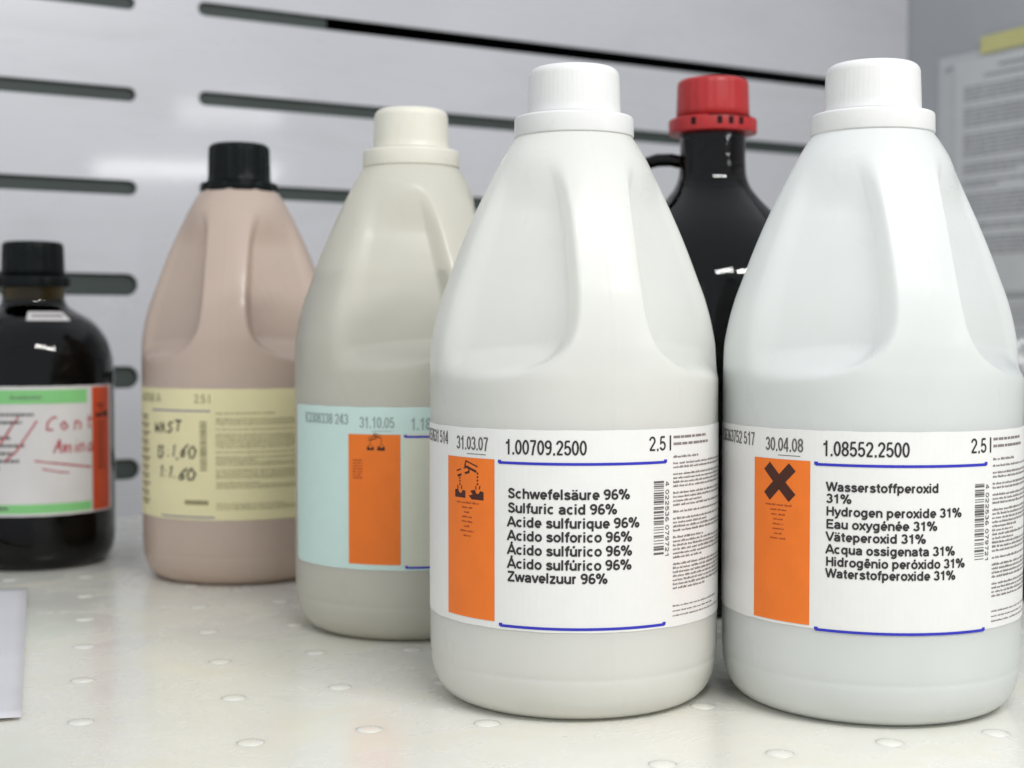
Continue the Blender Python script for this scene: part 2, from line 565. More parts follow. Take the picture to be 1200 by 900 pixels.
def label_shell(name, R0, a0, a1, z0, z1, mat, parent, thick=0.00025, slack=0.0):
    """paper wrapped round the bottle with real thickness and slightly rounded corners"""
    n = 72
    V, F = [], []
    rc = 0.0012
    for i in range(n + 1):
        a = a0 + (a1 - a0) * i / n
        e = min(a - a0, a1 - a) / 57.3 * R0
        c = rc - math.sqrt(max(0, rc * rc - max(0, rc - e) ** 2))
        w = 0.00008 * math.sin(i * 0.9) + 0.00005 * math.sin(i * 2.3)
        for rr in (R0 + 0.00002, R0 + thick):
            for z in (z0 + c + w, z1 - c + w):
                V.append((rr * math.sin(R(a)), -rr * math.cos(R(a)), z))
    for i in range(n):
        b, d = 4 * i, 4 * i + 4
        F += [(b + 2, d + 2, d + 3, b + 3), (b, b + 1, d + 1, d), (b + 3, d + 3, d + 1, b + 1), (b, d, d + 2, b + 2)]
    F += [(0, 2, 3, 1), (4 * n, 4 * n + 1, 4 * n + 3, 4 * n + 2)]
    return link(name, mesh(name, V, F), mat, parent, smooth=False)


# ------------------------------------------------------------------ the setting
PA = Vector((-0.362, 1.31, 0))
UW = Vector((0.8625, 0.506, 0)).normalized()
NW = Vector((UW.y, -UW.x, 0))            # towards the bottles
ang_w = math.atan2(UW.y, UW.x)


def slot_spline(cu, s0, s1, z, h):
    r = h / 2
    pts = [(s1 - r + r * math.cos(R(t)), z + r * math.sin(R(t))) for t in range(-90, 91, 15)]
    pts += [(s0 + r + r * math.cos(R(t)), z + r * math.sin(R(t))) for t in range(90, 271, 15)]
    sp = cu.splines.new('POLY')
    sp.points.add(len(pts) - 1)
    for i, p in enumerate(pts):
        sp.points[i].co = (p[0], p[1], 0, 1)
    sp.use_cyclic_u = True


cu = bpy.data.curves.new('panel', 'CURVE')
cu.dimensions = '2D'
cu.fill_mode = 'BOTH'
cu.extrude = 0.0012
cu.bevel_depth = 0.0006
cu.bevel_resolution = 1
sp = cu.splines.new('POLY')
sp.points.add(3)
for i, p in enumerate([(-1.30, -0.03), (1.005, -0.03), (1.005, 0.95), (-1.30, 0.95)]):
    sp.points[i].co = (p[0], p[1], 0, 1)
sp.use_cyclic_u = True
rows = [(0.0436, 0.0205), (0.1295, 0.0215), (0.2155, 0.0215), (0.3053, 0.0145), (0.3915, 0.0140), (0.4760, 0.0140), (0.563, 0.014), (0.65, 0.014), (0.735, 0.014)]
for z, h in rows:
    slot_spline(cu, -0.82, 0.0145, z, h)
    if z < 0.5:
        slot_spline(cu, 0.0735, 0.935, z + 0.0025, h)
tmp = bpy.data.objects.new('panel', cu)
C.objects.link(tmp)
bpy.context.view_layer.update()
me = bpy.data.meshes.new_from_object(tmp.evaluated_get(bpy.context.evaluated_depsgraph_get()))
bpy.data.objects.remove(tmp)
me.name = 'back_wall'
me.materials.clear()
# curve x -> along wall, y -> up, z -> normal
mw = Matrix((UW.to_4d(), (0, 0, 1, 0), NW.to_4d(), (0, 0, 0, 1))).transposed()
for i in range(3):
    mw[3][i] = 0
mw[0][3], mw[1][3], mw[2][3] = PA.x, PA.y, 0
me.transform(mw)
me.update()
back = link('back_wall', me, M['wall'], kind='structure')


def wall_box(name, s0, s1, n0, n1, z0, z1, mat, kind='structure'):
    V, F = [], []
    box(V, F, s0, s1, n0, n1, z0, z1)
    V = [tuple(PA + UW * v[0] + NW * v[1] + Vector((0, 0, v[2]))) for v in V]
    return link(name, mesh(name, V, F), mat, kind=kind)


# the baffle a hand's breadth behind the slots stops short of the top slot's right part, where the duct is black
wall_box('duct_baffle', -1.30, 0.999, -0.0060, -0.0040, -0.02, 0.449, M['baffle'])
wall_box('upper_duct_baffle', -1.30, 0.207, -0.0060, -0.0040, 0.4505, 0.94, M['baffle'])
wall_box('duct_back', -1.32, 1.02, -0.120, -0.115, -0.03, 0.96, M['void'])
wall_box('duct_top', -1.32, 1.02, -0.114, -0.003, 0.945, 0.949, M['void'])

# side wall running from the corner towards the right of the camera
PC = PA + UW * 1.0085
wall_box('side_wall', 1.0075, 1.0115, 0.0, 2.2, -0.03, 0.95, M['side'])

# tray on which everything stands: two sheets with a seam
ta = R(16.5)
TU = Vector((math.cos(ta), math.sin(ta), 0))
TV = Vector((math.sin(ta), -math.cos(ta), 0))


def tray_sheet(name, u0, u1, v0, v1):
    bm = bmesh.new()
    V, F = [], []
    box(V, F, u0, u1, v0, v1, -0.004, 0.0)
    vs = [bm.verts.new(TU * v[0] + TV * v[1] + Vector((0, 0, v[2]))) for v in V]
    for f in F:
        bm.faces.new([vs[i] for i in f])
    bmesh.ops.recalc_face_normals(bm, faces=bm.faces)
    bmesh.ops.bevel(bm, geom=bm.edges[:], offset=0.0004, segments=2, affect='EDGES')
    me = bpy.data.meshes.new(name)
    bm.to_mesh(me)
    bm.free()
    o = link(name, me, M['tray'], kind='structure')
    o.location = (0, 0, 0)
    return o


tray = tray_sheet('tray_floor', -1.1, 1.6, -1.95, 0.35)
V, F = [], []
box(V, F, -2.2, 2.2, -1.2, 2.6, -0.03, -0.012)
link('bench', mesh('bench', V, F), M['side'], kind='structure')

# ------------------------------------------------------------------ the 2.5 litre canisters
BR = 0.0685
prof_pts = [(0.0, 0.0560), (0.0015, 0.0596), (0.004, 0.0628), (0.008, 0.0655), (0.013, 0.0672), (0.0185, 0.06800), (0.0200, 0.0679),
            (0.0215, 0.0682), (0.026, 0.0685), (0.148, 0.0685), (0.163, 0.0682), (0.174, 0.0665), (0.186, 0.0634), (0.197, 0.0594), (0.210, 0.0545),
            (0.222, 0.0495), (0.235, 0.0435), (0.247, 0.0374), (0.257, 0.0318), (0.2615, 0.0288), (0.2635, 0.0272), (0.2643, 0.0262)]
prof = pchip(prof_pts)


def recess(z, beta, bh):
    """how far the grip hollow either side of the handle is pressed into the wall"""
    if z < 0.145 or z > 0.262:
        return 0.0
    d = (beta - bh + 180) % 360 - 180
    ad = abs(d)
    if ad > 100:
        return 0.0
    t = prof(z) * math.sin(R(min(ad, 90)))
    hw = 0.0135 + 0.032 * math.exp(-max(0, z - 0.151) / 0.0085)
    rise = smooth01((t - hw) / (0.0064 + 0.10 * max(0, z - 0.225)))
    if rise <= 0:
        return 0.0
    zb = 0.1500 + 0.002 * math.cos(R(ad * 2))
    bot = smooth01((z - zb) / 0.016)
    top = smooth01((0.2540 - z) / 0.030)
    x = prof(z) * (1 - 0.770 / math.cos(R(min(ad, 84) - 37)))
    flat = 0.5 * (x + math.sqrt(x * x + 0.0022 ** 2)) * (1 - smooth01((ad - 66) / 20))
    return flat * rise * bot * top


def ring(z, n, inset, bh):
    out = []
    r0 = prof(z)
    for k in range(n):
        b = 360.0 * k / n
        ds = abs((b - bh + 90) % 180 - 90)
        seam = 0.00022 * max(0.0, 1 - ds / 0.9) if 0.018 < z else 0.0
        rr = r0 - recess(z, b, bh) - inset + (seam if inset == 0 else 0)
        out.append((rr * math.sin(R(b)), -rr * math.cos(R(b)), z))
    return out


def body_mesh(zs, n, inset, bh, top):
    V, F = [], []
    for z in zs:
        V += ring(z, n, inset, bh)
    m = len(zs)
    for i in range(m - 1):
        for k in range(n):
            k2 = (k + 1) % n
            F.append((i * n + k, i * n + k2, (i + 1) * n + k2, (i + 1) * n + k))
    V.append((0, 0, zs[0] + 0.003))
    c = len(V) - 1
    for k in range(n):
        F.append((c, (k + 1) % n, k))
    if top:
        V.append((0, 0, zs[-1]))
        c = len(V) - 1
        b = (m - 1) * n
        for k in range(n):
            F.append((c, b + k, b + (k + 1) % n))
    return V, F


def zrange(a, b, step):
    n = max(1, int(round((b - a) / step)))
    return [a + (b - a) * i / n for i in range(n)]


def canister(loc, rot, bh, body, liquid, cap, level, label, black=False, kz=1.0):
    def up(V):
        return [(x, y, z if z < 0.14 else 0.14 + (z - 0.14) * kz) for x, y, z in V]
    t = thing('plastic_bottle', loc, R(rot), label, 'bottle', 'handled plastic bottles standing on the tray')
    zs = [0, 0.0006, 0.0015, 0.003, 0.005, 0.0075, 0.0105, 0.014, 0.0172, 0.0185, 0.0192, 0.02, 0.0208, 0.0216, 0.023, 0.026]
    zs += zrange(0.035, 0.14, 0.012) + zrange(0.14, 0.2643, 0.0011) + [0.2643]
    V, F = body_mesh(zs, 360, 0, bh, False)
    link('body', mesh('body', up(V), F), body, t, smooth=True)
    zl = [0.0024, 0.003, 0.0045, 0.0075, 0.0105, 0.014, 0.0185, 0.023, 0.03] + zrange(0.04, 0.14, 0.02) + zrange(0.14, level, 0.0016) + [level]
    V, F = body_mesh(zl, 240, 0.0021, bh, True)
    lq = link('liquid', mesh('liquid', up(V), F), liquid, t, smooth=True)
    # collar ring and cap
    z0 = 0.2630
    cr = 0.0284 if not black else 0.0275
    zc = 0.0100 if not black else 0.0068
    p = [(0.0250, z0 + 0.0004)] + arc(cr - 0.0006, z0 + 0.0008, 0.0006, -90, 0, 3) + arc(cr - 0.0016, z0 + zc - 0.0016, 0.0014, 0, 90, 5) + [(0.0215, z0 + zc)]

    def notch(r, z, a):
        if not black or r < 0.026:
            return r
        return r - 0.0011 * smooth01((math.cos(a * 9 + 0.6) - 0.45) * 4)
    V, F = lathe(p, 144, True, True, notch)
    link('collar', mesh('collar', up(V), F), cap, t, smooth=True)
    zb, zt = z0 + zc + 0.0002, 0.2960
    r0 = 0.0222
    p = [(r0 + 0.0003, zb), (r0 + 0.0004, zb + 0.0008), (r0, zb + 0.0016)] + [(r0 - 0.0006 * q / 5, zb + 0.0016 + (zt - 0.0045 - zb - 0.0016) * q / 5) for q in range(1, 6)]
    p += arc(r0 - 0.0006 - 0.0045, zt - 0.0045, 0.0045, 8, 90, 8)

    def rib(r, z, a):
        if zb + 0.002 < z < zt - 0.003:
            if black:
                return r - 0.0008 * smooth01(0.5 + 0.9 * math.cos(a * 14))
            return r - 0.00004 * (0.5 + 0.5 * math.cos(a * 60))
        return r
    V, F = lathe(p, 288, True, True, rib)
    link('cap', mesh('cap', up(V), F), cap, t, smooth=True)
    return t




def rule(lb, a0, a1, z, mat, flip=1, w=0.0012):
    k = Ink()
    k.quad(a0, a1, z - w / 2, z + w / 2, 2.5)
    k.quad(a0 - 0.5, a0 + 0.9, z - w * 0.2, z + w * 0.95, 2.5)
    k.quad(a1 - 0.9, a1 + 0.5, z - w * 0.2, z + w * 0.95, 2.5)
    return k.wrap('rule_line', BR + 0.00042, mat, lb)


def corrosive(lb, ac, zc, s, mat, r=BR + 0.0005):
    """two tilted tubes dripping on a hand and on a bar"""
    k = Ink()
    def P(x, y):
        return (ac + x * s * K, zc + y * s)
    def bar(x0, y0, x1, y1, w):
        dx, dy = x1 - x0, y1 - y0
        L = math.hypot(dx, dy)
        nx, ny = -dy / L * w, dx / L * w
        k.poly([P(x0 + nx, y0 + ny), P(x0 - nx, y0 - ny), P(x1 - nx, y1 - ny), P(x1 + nx, y1 + ny)])
    # two tilted tubes: outline walls, closed end, liquid
    for x0, y0, x1, y1 in ((-0.10, 0.50, 0.36, 0.36), (-0.46, 0.20, 0.04, 0.34)):
        dx, dy = x1 - x0, y1 - y0
        L = math.hypot(dx, dy)
        nx, ny = -dy / L * 0.075, dx / L * 0.075
        bar(x0 + nx, y0 + ny, x1 + nx, y1 + ny, 0.020)
        bar(x0 - nx, y0 - ny, x1 - nx, y1 - ny, 0.034)
        e = (x0, y0) if x0 > -0.2 else (x1, y1)
        bar(e[0] + nx * 1.2, e[1] + ny * 1.2, e[0] - nx * 1.2, e[1] - ny * 1.2, 0.022)
    for y in (0.27, 0.17, 0.07, -0.03):
        bar(0.38, y, 0.38, y - 0.055, 0.026)
    for y in (0.10, 0.01, -0.08):
        bar(-0.44 + 0.10, y, -0.44 + 0.10, y - 0.055, 0.024)
    # left: block being eaten, fumes over it
    k.poly([P(-0.56, -0.48), P(-0.10, -0.48), P(-0.10, -0.28), P(-0.21, -0.26), P(-0.28, -0.36), P(-0.38, -0.34), P(-0.43, -0.24), P(-0.56, -0.27)])
    bar(-0.45, -0.14, -0.42, -0.24, 0.018)
    bar(-0.27, -0.14, -0.26, -0.24, 0.018)
    # right: hand from the side
    k.poly([P(0.04, -0.40), P(0.16, -0.50), P(0.60, -0.50), P(0.60, -0.27), P(0.48, -0.24), P(0.42, -0.33), P(0.34, -0.33), P(0.28, -0.22), P(0.10, -0.26), P(0.20, -0.36)])
    bar(0.31, -0.11, 0.33, -0.21, 0.018)
    bar(0.47, -0.10, 0.45, -0.20, 0.018)
    return k.wrap('corrosive_symbol', r, mat, lb)


def cross_symbol(lb, ac, zc, s, mat, r=BR + 0.0005):
    k = Ink()
    w = 0.15
    k.line([(-0.43 * s, -0.43 * s), (0.43 * s, 0.43 * s)], 2 * w * s, 0)
    k.line([(-0.43 * s, 0.43 * s), (0.43 * s, -0.43 * s)], 2 * w * s, 0.00003)
    k.V = [(ac + x * K, zc + y, l) for x, y, l in k.V]
    return k.wrap('cross_symbol', r, mat, lb)


def maker_label(t, a0, a1, z0, z1, paper, lot, date, code, lines, starts, symbol, caph=0.0045, small=True, box_mat=None):
    lb = label_shell('label', BR, a0, a1, z0, z1, paper, t)
    r = BR + 0.0004
    if box_mat:
        k = Ink()
        k.quad(-31.5, 36.5, 0.0432, 0.1160, 3)
        k.wrap('text_panel', r - 0.00008, box_mat, lb)
    k = Ink()
    k.quad(-57.8, -32.6, 0.0442, 0.1156, 2.5)
    k.wrap('hazard_panel', r, M['orange'], lb)
    k = Ink()
    for i in range(8):
        w = random.uniform(3.0, 7.5) if i else 12
        c = -45.8
        k.dashes(c - w / 2, c + w / 2, 0.0950 - i * 0.0021, 0.0007, K)
    if symbol == 'corrosive':
        corrosive(lb, -45.4, 0.1050, 0.0158, M['ink_symbol'])
    elif symbol == 'cross':
        cross_symbol(lb, -45.4, 0.1056, 0.0158, M['ink_symbol'])
    elif symbol == 'small':
        corrosive(lb, -44.2, 0.1112, 0.0088, M['ink_symbol'])
        k = Ink()
        for i in range(7):
            k.dashes(-55.5, -50.5, 0.1010 - i * 0.0016, 0.0007, K)
    k.wrap('warning_print', r + 0.00008, M['ink_rust'], lb)
    k = Ink()
    k.text(code, -28.2, 0.1181, 0.0067, 30.4, 0.125)
    k.wrap('code_print', r, M['ink'] if not box_mat else M['ink_pale'], lb)
    k = Ink()
    k.text('2.5 l', 26.0, 0.1194, 0.0066, 10.2, 0.125)
    k.wrap('volume_print', r, M['ink'] if not box_mat else M['ink_pale'], lb)
    k = Ink()
    k.text(date, -52.0, 0.1190, 0.0062, 16.5, 0.115)
    k.quad(-46.0, -36.5, 0.1172, 0.1175, 3)
    k.wrap('date_print', r, M['ink_soft'] if not box_mat else M['ink_pale'], lb)
    k = Ink()
    k.text(lot, -88.0, 0.1206, 0.0060, 30.0, 0.115)
    k.wrap('lot_print', r, M['ink_soft'] if not box_mat else M['ink_pale'], lb)
    rule(lb, -30.6, 33.6, 0.1144, M['blue'])
    rule(lb, -30.2, 33.2, 0.0428, M['blue'])
    k = Ink()
    for (txt, z, w) in lines:
        k.text(txt, starts, z, caph, w, 0.20)
    k.wrap('product_print', r, M['ink'], lb)
    # barcode: bars lie flat one above the other, digits run down its right side
    k = Ink()
    z = 0.1062
    while z > 0.0738:
        h = random.choice((0.00030, 0.00030, 0.0006, 0.0009))
        k.quad(28.2, 32.7, z - h, z, 3)
        z -= h + random.choice((0.00030, 0.0004, 0.0007, 0.0010))
    k.text('4 022536 079721', 33.4, 0.0725, 0.0021, 0.0335, 0.16, vertical=True)
    k.wrap('barcode', r, M['ink_soft'], lb)
    if small:
        k = Ink()
        for z, a in ((0.1246, 58), (0.1216, 60)):
            k.dashes(37.3, a, z, 0.0011, K)
        k.dashes(37.3, 52, 0.1160, 0.0009, K)
        z = 0.1132
        while z > 0.0555:
            e = a1 - 2.0 if random.random() < 0.85 else random.uniform(50, 64)
            k.dashes(37.2, e, z, 0.00085, K)
            z -= 0.00178 if random.random() < 0.88 else 0.0030
        for z in (0.0500, 0.0478, 0.0457):
            k.dashes(37.2, random.uniform(60, 74), z, 0.0006, K)
        k.wrap('small_print', r, M['ink_small'], lb)
    return lb


# ---- front left canister: sulfuric acid
b1 = canister((0.0294, 0.673, 0.0), 0.0, 13.0, M['body_white'], M['liquid'], M['cap_white'], 0.1540,
              'white handled plastic bottle of sulfuric acid with white cap, front left of the two nearest')
maker_label(b1, -95, 84, 0.0412, 0.1290, M['paper'], 'K36157631 514', '31.03.07', '1.00709.2500',
            [('Schwefelsäure 96%', 0.0990, 45.3), ('Sulfuric acid 96%', 0.0927, 40.4), ('Acide sulfurique 96%', 0.0866, 49.1),
             ('Acido solforico 96%', 0.0806, 46.2), ('Ácido sulfúrico 96%', 0.0745, 46.2), ('Ácido sulfúrico 96%', 0.0684, 46.0), ('Zwavelzuur 96%', 0.0626, 36.9)],
            -27.2, 'corrosive')
# ---- front right canister: hydrogen peroxide
b2 = canister((0.1687, 0.663, 0.0), -2.7, 11.5, M['body_cool'], M['liquid_cool'], M['cap_white'], 0.1550,
              'white handled plastic bottle of hydrogen peroxide with black cross on orange, rightmost white bottle')
maker_label(b2, -95, 84, 0.0430, 0.1290, M['paper'], 'K36363752 517', '30.04.08', '1.08552.2500',
            [('Wasserstoffperoxid', 0.1031, 39.5), ('31%', 0.0980, 8.8), ('Hydrogen peroxide 31%', 0.0925, 48.6), ('Eau oxygénée 31%', 0.0870, 39.0),
             ('Väteperoxid 31%', 0.0816, 34.8), ('Acqua ossigenata 31%', 0.0762, 46.0), ('Hidrogênio peróxido 31%', 0.0708, 50.2), ('Waterstofperoxide 31%', 0.0658, 46.3)],
            -26.6, 'cross', 0.0040)
# ---- cream canister behind
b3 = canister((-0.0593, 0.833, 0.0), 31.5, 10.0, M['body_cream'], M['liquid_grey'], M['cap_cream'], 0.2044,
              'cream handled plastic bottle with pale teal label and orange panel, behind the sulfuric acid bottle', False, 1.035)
maker_label(b3, -100, 84, 0.0412, 0.1305, M['paper_teal'], 'K3308338 243', '31.10.05', '1.18755.2500',
            [('Natronlauge', 0.0840, 28.0), ('Acide', 0.0790, 20.0), ('Ácido', 0.0700, 20.0)],
            -12.0, 'small', 0.0045, False, M['paper_cream'])

# ---- pinkish canister with black cap and yellow label
b4 = canister((-0.194, 1.006, 0.0), 0.0, 0.5, M['body_pink'], M['liquid_pink'], M['cap_black'], 0.1950,
              'pinkish plastic bottle with black cap and handwritten yellow label', True, 1.055)
lb = label_shell('label', BR, -100, 68, 0.0455, 0.1335, M['paper_yellow'], b4)
r4 = BR + 0.0004
k = Ink()
k.text('60358 A', -64, 0.1240, 0.0060, 24, 0.13)
k.wrap('code_print', r4, M['ink_olive'], lb)
k = Ink()
k.text('2.5 l', -15.6, 0.1240, 0.0060, 9.5, 0.13)
k.wrap('volume_print', r4, M['ink_olive'], lb)
k = Ink()
k.quad(-48, -6, 0.1183, 0.1192, 3)
k.wrap('rule_line', r4, M['bluegrey'], lb)
k = Ink()
k.quad(-40, -4, 0.0470, 0.0479, 3)
k.wrap('rule_line', r4, M['bluegrey'], lb)
k = Ink()
z = 0.1130
while z > 0.0655:
    e = 66 if random.random() < 0.75 else random.uniform(15, 45)
    k.dashes(-3.0, e, z, 0.0008, K)
    z -= 0.0017 if random.random() < 0.85 else 0.0034
k.dashes(-3.0, 30, 0.1168, 0.0009, K)
for z in (0.0562, 0.0545, 0.0528):
    k.dashes(-3.0, random.uniform(25, 55), z, 0.0007, K)
k.wrap('small_print', r4, M['ink_olive'], lb)
k = Ink()
z = 0.1120
while z > 0.0790:
    h = random.choice((0.0004, 0.0007, 0.0010))
    k.quad(-12.2, -8.2, z - h, z, 3)
    z -= h + random.choice((0.0004, 0.0007))
k.quad(-22, -7.5, 0.0558, 0.0588, 4)
k.wrap('barcode', r4, M['ink_olive'], lb)
k = Ink()                      # rotated red-brown lettering on the left edge
for i in range(11):
    z = 0.1150 - i * 0.0058
    k.dashes(-66 - 2 * (i % 2), -54 + (i % 3), z - 0.0012, 0.0012, K, 1)
    k.dashes(-64, -55 + (i % 2), z - 0.0034, 0.0010, K, 1)
k.wrap('edge_print', r4, M['ink_symbol'], lb)
k = Ink()


def hand(k, chars, a0, z, cap, adv, w=0.0013, KK=K):
    """marker lettering from pen strokes; each char on a 1 x 1 cell"""
    G = {'W': [[(0, 1), (.2, 0), (.45, .7), (.65, 0), (.95, 1)]], 'A': [[(0, 0), (.4, 1), (.8, 0)], [(.15, .4), (.7, .4)]],
         'S': [[(.8, .9), (.4, 1), (.1, .75), (.4, .5), (.75, .3), (.5, 0), (.05, .1)]], 'T': [[(0, 1), (.95, 1)], [(.5, 1), (.45, 0)]],
         '1': [[(.3, .8), (.5, 1), (.45, 0)]], '3': [[(.1, .95), (.6, .95), (.35, .6), (.7, .35), (.4, 0), (.05, .1)]], ':': [[(.3, .7), (.35, .6)], [(.3, .25), (.35, .15)]],
         '.': [[(.3, .12), (.42, .02)]],
         '6': [[(.7, 1), (.25, .6), (.1, .25), (.35, 0), (.65, .2), (.5, .5), (.15, .35)]], '0': [[(.4, 1), (.05, .6), (.2, .05), (.6, .05), (.8, .6), (.4, 1)]],
         'C': [[(.85, .85), (.5, 1), (.1, .6), (.2, .1), (.75, .08)]], 'o': [[(.4, .62), (.1, .35), (.35, .02), (.7, .3), (.4, .62)]],
         'n': [[(.1, .6), (.1, 0)], [(.1, .45), (.4, .62), (.65, .4), (.65, 0)]], 't': [[(.35, .95), (.3, .1), (.55, 0)], [(.05, .62), (.65, .62)]],
         'm': [[(.05, .6), (.05, 0)], [(.05, .4), (.25, .6), (.42, .35), (.42, 0)], [(.42, .4), (.62, .6), (.8, .35), (.8, 0)]],
         'i': [[(.35, .6), (.35, 0)], [(.34, .85), (.38, .80)]], '-': [[(.1, .35), (.8, .33)]], 'a': [[(.7, .6), (.3, .6), (.1, .2), (.35, 0), (.68, .3)], [(.7, .6), (.72, 0)]]}
    a = a0
    for ch in chars:
        for st in G.get(ch, []):
            dj = random.uniform(-.10, .10)
            sl = random.uniform(.05, .38)
            st = [(x + random.uniform(-.05, .05), y + random.uniform(-.05, .05)) for x, y in st]
            k.stroke([(a + (x + sl * y) * adv * 0.86, z + (y + dj) * cap) for x, y in st], w, KK)
        a += adv * (0.6 if ch in ':.1i' else 1.0) * random.uniform(0.86, 1.1)
        z += random.uniform(-0.06, 0.05) * cap


hand(k, 'WAST', -46, 0.1040, 0.0070, 5.6)
hand(k, '13:1.60', -45, 0.0860, 0.0085, 6.4)
hand(k, '1:1.60', -43, 0.0735, 0.0080, 7.0)
k.wrap('handwriting', r4 + 0.0001, M['blackpen'], lb)


# ------------------------------------------------------------------ glass bottles
def glass_cap(t, z0, zflange, ztop, rf, rc, mat, red=False):
    p = [(rf - 0.004, z0)] + arc(rf - 0.0008, z0 + 0.001, 0.0008, -90, 0, 3) + arc(rf - 0.0014, zflange - 0.0014, 0.0014, 0, 90, 4) + [(rc - 0.002, zflange)]
    V, F = lathe(p, 120, True, True, lambda r, z, a: r - (0 if red or r < rf - 0.002 else 0.0009 * smooth01((math.cos(a * 10) - 0.4) * 4)))
    link('collar', mesh('collar', V, F), mat, t, smooth=True)
    zb = zflange + 0.0002
    p = [(rc, zb)] + [(rc - 0.0008 * q / 4, zb + (ztop - 0.0035 - zb) * q / 4) for q in range(1, 5)] + arc(rc - 0.0008 - 0.0035, ztop - 0.0035, 0.0035, 10, 90, 6)
    V, F = lathe(p, 288, True, True, lambda r, z, a: r - ((0.0002 if red else 0.0004) * smooth01(0.5 + 0.9 * math.cos(a * 24)) if zb < z < ztop - 0.002 and r > 0.01 else 0))
    link('cap', mesh('cap', V, F), mat, t, smooth=True)


b5 = thing('amber_bottle', (-0.357, 1.052, 0), 0, 'dark glass bottle with black cap and red handwriting on green-banded label', 'bottle')
p5 = pchip([(0.0, 0.0470), (0.002, 0.0510), (0.006, 0.0545), (0.012, 0.0565), (0.02, 0.0574), (0.03, 0.0575), (0.140, 0.0575), (0.152, 0.0566), (0.163, 0.0538),
            (0.173, 0.0485), (0.181, 0.0405), (0.187, 0.0305), (0.191, 0.0245), (0.196, 0.0224), (0.205, 0.0220)])
zs = [0, 0.001, 0.002, 0.004, 0.006, 0.009, 0.012, 0.016, 0.02, 0.03, 0.06, 0.1, 0.14] + zrange(0.143, 0.206, 0.002) + [0.206]
V, F = lathe([(p5(z), z) for z in zs], 160, True, True)
link('body', mesh('body', V, F), M['amber'], b5, smooth=True)
glass_cap(b5, 0.2045, 0.2125, 0.2385, 0.0275, 0.0228, M['cap_black'])
K5 = 57.2958 / 0.0575
lb5 = label_shell('label', 0.0577, -88, 86, 0.0405, 0.1330, M['paper_worn'], b5)
r5 = 0.0577 + 0.0004
k = Ink()
k.quad(-80, 57, 0.1205, 0.1305, 4)
k.wrap('green_band', r5, M['green'], lb5)
k = Ink()
k.quad(-80, 60, 0.0425, 0.0490, 4)
k.wrap('green_band', r5, M['green'], lb5)
k = Ink()
k.quad(61.5, 82, 0.0415, 0.1318, 3)
k.wrap('hazard_panel', r5, M['redorange'], lb5)
k = Ink()
k.text('Acetonitril', 2, 0.1237, 0.0030, 21, 0.17, K5)
for i, (a, e) in enumerate(((-40, 18), (-40, 10), (-40, -12), (-40, 2), (-40, 12), (-40, 4), (-40, 8), (-40, -6))):
    k.dashes(a, e, 0.1120 - i * 0.0055, 0.0020, K5)
k.wrap('product_print', r5 + 0.00008, M['ink_soft'], lb5)
k = Ink()
k.dashes(-10, 0, 0.0452, 0.0020, K5)
k.wrap('footer_print', r5 + 0.00008, M['ink_soft'], lb5)
k = Ink()
for i in range(3):
    k.quad(66 + i * 3, 75 - i * 2, 0.1180 - i * 0.0022, 0.1192 - i * 0.0022, 4)
k.quad(65, 72, 0.1095, 0.1125, 4)
k.quad(73, 80, 0.1095, 0.1135, 4)
for i in range(12):
    k.dashes(67, 75, 0.1050 - i * 0.0030, 0.0010, K5)
k.wrap('corrosive_symbol', r5 + 0.00008, M['ink_symbol'], lb5)
k = Ink()
hand(k, 'Cont', 25, 0.1020, 0.0100, 9.5, 0.0014, K5)
hand(k, 'Amina', 31, 0.0845, 0.0100, 7.0, 0.0014, K5)
k.stroke([(18, 0.0800), (38, 0.0770), (60, 0.0735)], 0.0012, K5)
k.stroke([(23, 0.0742), (35, 0.0715), (42, 0.0705)], 0.0010, K5)
k.stroke([(-2, 0.0800), (6, 0.0870), (20, 0.1085)], 0.0014, K5)
k.stroke([(-12, 0.0850), (-4, 0.0940), (8, 0.1120)], 0.0014, K5)
k.wrap('handwriting', r5 + 0.0001, M['redpen'], lb5)
# sticker on the shoulder follows its slope
V, F = [], []
for i in range(21):
    a = 12 + 43 * i / 20
    for j in range(4):
        z = 0.1795 + 0.0065 * j / 3
        # push out along the slope's normal
        V.append(((p5(z) + 0.0006) * math.sin(R(a)), -(p5(z) + 0.0006) * math.cos(R(a)), z + 0.0004))
for i in range(20):
    for j in range(3):
        b = 4 * i + j
        F.append((b, b + 4, b + 5, b + 1))
st = link('shoulder_sticker', mesh('shoulder_sticker', V, F), M['paper_worn'], b5)
sol = st.modifiers.new('thick', 'SOLIDIFY')
sol.thickness = 0.0003
k = Ink()
V, F = [], []
for i in range(8):
    a = 17 + i * 4.2
    for (aa, z) in ((a, 0.1818), (a + 3.2, 0.1818), (a + 3.2, 0.1836), (a, 0.1836)):
        V.append(((p5(z) + 0.0008) * math.sin(R(aa)), -(p5(z) + 0.0008) * math.cos(R(aa)), z + 0.0007))
    F.append((4 * i, 4 * i + 1, 4 * i + 2, 4 * i + 3))
link('sticker_print', mesh('sticker_print', V, F), M['ink_small'], st)

